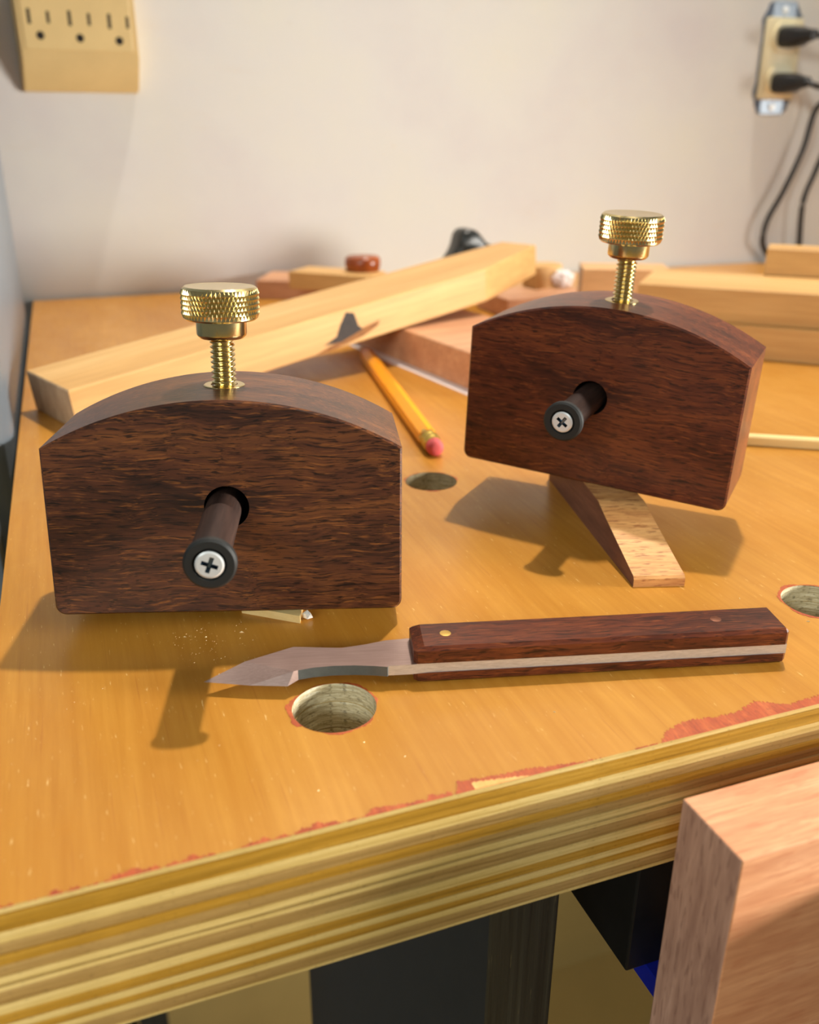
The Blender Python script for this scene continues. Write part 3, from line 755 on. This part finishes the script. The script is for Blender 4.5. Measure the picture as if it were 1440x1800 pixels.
# far left boards
v0 = onZ(440, 532, 2.0)
board('wood_board', (onZ(452, 526, 0)[0], onZ(452, 526, 0)[1], 0), rotz(-0.45), 95, 50, 14, ['beech_pink', 'beech_pink'], 'pinkish short board near the wall behind the long board')
p = onZ(508, 487, 22.0)
board('wood_block', (p[0], p[1], 14.0), rotz(-0.75), 62, 30, 12, ['ash', 'ash'], 'small ash offcut lying on the short pinkish board', cat='block')
# pinkish board end and scrap right of the long board's end
p = onZ(884, 530, 12.0)
board('wood_board', (p[0] + 4, p[1], 0), rotz(0.05), 70, 46, 13, ['beech_pink', 'beech_pink'], 'low pinkish board beyond the long board beside the crumpled paper')
p = onZ(945, 492, 20.0)
board('wood_scrap', (p[0], p[1], 0), rotz(0.35), 30, 20, 29, 'ash', 'yellowish wood scrap standing behind the crumpled paper', [(0, 0), (26, 0), (30, 12), (22, 20), (4, 18)], cat='scrap')
# crumpled paper
bm = bmesh.new(); bmesh.ops.create_icosphere(bm, subdivisions=3, radius=7)
for v in bm.verts:
    f = 0.75 + 0.25 * math.sin(v.co.x * 1.3 + v.co.y * .9) * math.cos(v.co.z * 1.1 + v.co.x * .5) + random.uniform(-.1, .1); v.co = Vector((v.co.x * f * 1.6, v.co.y * f, v.co.z * f))
zm = min(v.co.z for v in bm.verts)
for v in bm.verts: v.co.z -= zm
o = link('crumpled_paper', bm_mesh(bm, 'crumpled_paper'), 'paper'); p = onZ(986, 524, 5.0); place(o, (p[0], p[1], 13.0)); tag(o, 'white crumpled paper lying behind the reddish gauge', 'paper')
# turned knob
kb = onY(638, 484, 640); 
kz = onY(638, 449, 640)[2]
o = link('wooden_knob', bm_mesh(lathe_bm([(9, 0), (9, 2), (6, 4), (7.5, kz - 17), (11.5, kz - 12), (12.8, kz - 6), (12.6, kz - 2), (11, kz - 0.4), (6, kz)], 40), 'wooden_knob'), 'red_handle', smooth=50)
place(o, (kb[0], 640, 0)); tag(o, 'turned reddish brown wooden knob standing beyond the long board', 'knob')
# black arched handle
def black_handle():
    ap = onY(828, 404, 640); bl = onY(788, 446, 640); br = onY(872, 446, 640); h = ap[2]
    prof = [(bl[0] - 14, 0), (br[0] + 6, 0), (br[0] + 2, bl[2]), (br[0] - 6, h * 0.80), (ap[0] + 7, h * 0.965), (ap[0], h), (ap[0] - 6, h * 0.95), (bl[0] + 8, h * 0.72), (bl[0] - 4, h * 0.42)]
    pr = spline(prof[1:], 4); pts = [(prof[0][0], 0)] + [(q[0], q[1]) for q in pr]
    bm = bmesh.new(); rows = []
    for y, s in ((0, .86), (1.5, .95), (4, 1.0), (18, 1.0), (21, .95), (22.5, .86)):
        cx = ap[0]
        rows.append(loop(bm, [(cx + (x - cx) * s, y, zz * (0.5 + 0.5 * s) if s < 1 else zz) for x, zz in pts]))
    for a, b in zip(rows, rows[1:]): bridge(bm, a, b)
    fill(bm, [rows[0]]); fill(bm, [rows[-1]])
    bmesh.ops.translate(bm, vec=(-ap[0], 0, 0), verts=bm.verts)
    o = link('tool_handle', bm_mesh(bm, 'tool_handle'), 'black_handle', smooth=50); place(o, (ap[0], 640, 0)); return o
tag(black_handle(), 'black arched tool handle showing over the long knotty board', 'handle')

# ------------------------------------------------------------------ outlets on the wall
# three-way adapter (left)
zb = onY(140, 163, WALL_Y)[2]; dep = 15.0; fy = WALL_Y - dep
zc0 = onY(140, 101, fy)[2] - zb                    # height of the crease between face and sloping underside
xl = onY(37, 100, fy)[0]; xr = onY(246, 108, fy)[0]; xl2, xr2 = onY(40, 160, WALL_Y)[0], onY(243, 165, WALL_Y)[0]
ad = empty('wall_outlet_adapter', (xl, fy, zb)); bpy.context.view_layer.update(); tag(ad, 'ivory three-way outlet adapter plugged in on the white wall', 'outlet')
aw = xr - xl
bm = bmesh.new()
pr = [(0, zc0), (dep - 4, 0.4), (dep, 0.0), (dep, zc0 + 52), (3, zc0 + 52), (0, zc0 + 49)]        # (y, z)
A_ = loop(bm, [((xl2 - xl) * y / dep, y, z_) for y, z_ in pr]); B_ = loop(bm, [(aw + (xr2 - xr) * y / dep, y, z_) for y, z_ in pr]); bridge(bm, A_, B_); bm.faces.new(A_); bm.faces.new(B_)
bmesh.ops.recalc_face_normals(bm, faces=bm.faces); bmesh.ops.bevel(bm, geom=bm.edges[:], offset=1.0, segments=2, affect='EDGES', clamp_overlap=True)
kid(link('body', bm_mesh(bm, 'body'), 'ivory', smooth=35), ad, (xl, fy, zb))
f0_, f1_ = onY(44, 14, fy), onY(238, 88, fy)
kid(link('face_plate', bm_mesh(box_bm(0, aw - 7, 0, 1.0, 0, 38, 0.4), 'face_plate'), 'ivory'), ad, (xl + 3.5, fy - 0.5, zb + zc0 + 4))
for (px, py, w_, h_) in ((50, 28, 2.5, 9.5), (84, 30, 2.3, 7.6), (122, 32, 2.5, 9.5), (156, 34, 2.3, 7.6), (192, 37.5, 2.5, 9.5), (224, 40, 2.3, 7.6)):
    q = onY(px, py, fy - 0.5); kid(link('slot', bm_mesh(box_bm(-w_ / 2, w_ / 2, 0, 1.2, -h_ / 2, h_ / 2, 0.3), 'slot'), 'slot'), ad, (q[0], fy - 0.56, q[2]))
for px, py in ((71, 62), (141, 67), (210, 72)):
    q = onY(px, py, fy - 0.5); bm = lathe_bm([(2.6, -1.2), (2.6, 0.06)], 20, 'y'); kid(link('ground_hole', bm_mesh(bm, 'ground_hole'), 'slot'), ad, (q[0], fy - 0.5, q[2]))
# duplex receptacle without a cover plate (right)
ra = onY(1352, 40, WALL_Y); rb = onY(1330, 165, WALL_Y)
rx0 = 612.0; rw_ = 37.0; rz0, rz1 = 146.0, 212.0
rec = empty('wall_outlet', (rx0, WALL_Y, rz0)); bpy.context.view_layer.update(); tag(rec, 'uncovered double outlet in a ragged cut-out of the white wall', 'outlet')
bm = bmesh.new(); n = 44; pts = []
for i in range(n):
    a_ = 2 * math.pi * i / n; sx_, sz_ = abs(math.cos(a_)) ** 0.45 * math.copysign(1, math.cos(a_)), abs(math.sin(a_)) ** 0.45 * math.copysign(1, math.sin(a_))
    pts.append((rx0 + rw_ / 2 + sx_ * (rw_ / 2 + 3 + random.uniform(-1.6, 1.6)), (rz0 + rz1) / 2 + sz_ * ((rz1 - rz0) / 2 + 13 + random.uniform(-2, 2))))
bm = extrude_bm(pts, WALL_Y - 0.6, WALL_Y + 0.0, 0, plane='xz'); o = link('cutout', bm_mesh(bm, 'cutout'), 'torn_gap'); kid(o, rec, (0, 0, 0))
for zc in (rz0 - 6.5, rz1 + 6.5):
    kid(link('mounting_ear', bm_mesh(box_bm(-13, 13, 0, 1.4, -6.5, 6.5, 0.6), 'mounting_ear'), 'galv'), rec, (rx0 + rw_ / 2, WALL_Y - 2.0, zc))
    kid(link('screw', bm_mesh(lathe_bm([(3.2, 0), (3.2, 1.0), (2.2, 1.8)], 20, 'y'), 'screw'), 'zinc'), rec, (rx0 + rw_ / 2, WALL_Y - 2.0, zc))
kid(link('body', bm_mesh(box_bm(0, rw_, 0, 7, 0, rz1 - rz0, 1.5), 'body'), 'ivory_pale', smooth=40), rec, (rx0, WALL_Y - 7, rz0))
for zc in (rz0 + 16, rz1 - 16):
    bm = bmesh.new(); pts = [(14.5 * math.cos(a_), max(-11.5, min(11.5, 14.5 * math.sin(a_)))) for a_ in [2 * math.pi * i / 40 for i in range(40)]]
    kid(link('receptacle_face', bm_mesh(extrude_bm(pts, 0, 3.0, 0.4, plane='xz'), 'receptacle_face'), 'ivory_pale'), rec, (rx0 + rw_ / 2, WALL_Y - 9.6, zc))
# plugs with cords
def plug(zc, path, label):
    px_, py_ = rx0 + rw_ / 2, WALL_Y - 9.7
    e = empty('power_plug', (px_, py_, zc)); bpy.context.view_layer.update(); tag(e, label, 'plug', 'black plugs in the uncovered outlet')
    bm = bmesh.new(); rows = []
    for y, w2, h2 in ((0, 11, 7.5), (-1, 12, 8.5), (-14, 11.5, 8), (-20, 8, 6.2), (-30, 5, 4.6), (-34, 4, 4)):
        rows.append(loop(bm, [(w2 * abs(math.cos(t)) ** .6 * math.copysign(1, math.cos(t)), y, h2 * abs(math.sin(t)) ** .6 * math.copysign(1, math.sin(t))) for t in [2 * math.pi * i / 24 for i in range(24)]]))
    for a_, b_ in zip(rows, rows[1:]): bridge(bm, a_, b_)
    bm.faces.new(rows[0]); bm.faces.new(rows[-1])
    kid(link('plug_body', bm_mesh(bm, 'plug_body'), 'black_plastic', smooth=45), e, (px_, py_, zc))
    P = [(px_, py_ - 32, zc)] + path
    kid(link('cord', bm_mesh(tube_bm(spline(P, 8), 2.6, 10), 'cord'), 'cord', smooth=60), e, (0, 0, 0))
zl, zu = rz0 + 13, rz1 - 16
cy = WALL_Y - 12
c1 = [onY(px, py, cy) for px, py in ((1436, 190), (1412, 262), (1378, 335), (1350, 385), (1341, 420), (1343, 470))]
plug(zl, [(rx0 + rw_ / 2 + 8, cy - 38, zl - 4), (c1[0][0] + 6, cy - 22, c1[0][2] + 14)] + [tuple(c) for c in c1[:-1]] + [(c1[-1][0], cy + 2, 12), (c1[-1][0] + 12, cy + 4, 3.0)], 'black plug in the lower socket with its cord hanging down the wall')
c2 = [onY(px, py, cy) for px, py in ((1460, 235), (1434, 300), (1412, 355), (1405, 430))]
plug(zu, [(rx0 + rw_ / 2 + 40, cy - 30, zu - 6), (rx0 + rw_ / 2 + 52, cy - 10, zu - 40)] + [tuple(c) for c in c2] + [(c2[-1][0] + 2, cy + 2, 12), (c2[-1][0] + 16, cy + 4, 3.0)], 'black plug in the upper socket of the uncovered outlet')

# ------------------------------------------------------------------ specks of sawdust on the bench
bm = bmesh.new()
spots = [(425, 1112, 1.3), (325, 1120, .9), (362, 1120, .7), (1300, 1052, .9), (1421, 1093, 1.2), (975, 1252, .8), (640, 1305, .6), (560, 1390, .6), (385, 1185, .6), (712, 1330, .6)]
for _ in range(150):
    spots.append((random.uniform(20, 1000), random.uniform(1060, 1400), random.uniform(.12, .32)))
for _ in range(120):
    spots.append((random.gauss(370, 45), random.gauss(1125, 25), random.uniform(.12, .4)))
for px, py, s in spots:
    q = onZ(px, py)
    if q[1] < FY + 1.5 or any((q[0] - hx) ** 2 + (q[1] - hy) ** 2 < (HR + 1) ** 2 for hx, hy in HOLES): continue
    t = random.uniform(0, math.pi); c, sn = math.cos(t) * s * .5, math.sin(t) * s * .5
    v = [bm.verts.new((q[0] - c, q[1] - sn, 0.02)), bm.verts.new((q[0] + sn * .4, q[1] - c * .4, 0.02)), bm.verts.new((q[0] + c, q[1] + sn, 0.02)), bm.verts.new((q[0], q[1], s * .35))]
    bm.faces.new(v[:3]); bm.faces.new((v[0], v[1], v[3])); bm.faces.new((v[1], v[2], v[3])); bm.faces.new((v[2], v[0], v[3]))
o = link('sawdust', bm_mesh(bm, 'sawdust'), 'dust'); place(o, (0, 0, 0.0)); tag(o, 'pale sawdust specks scattered on the bench around the knife', 'sawdust', kind='stuff')
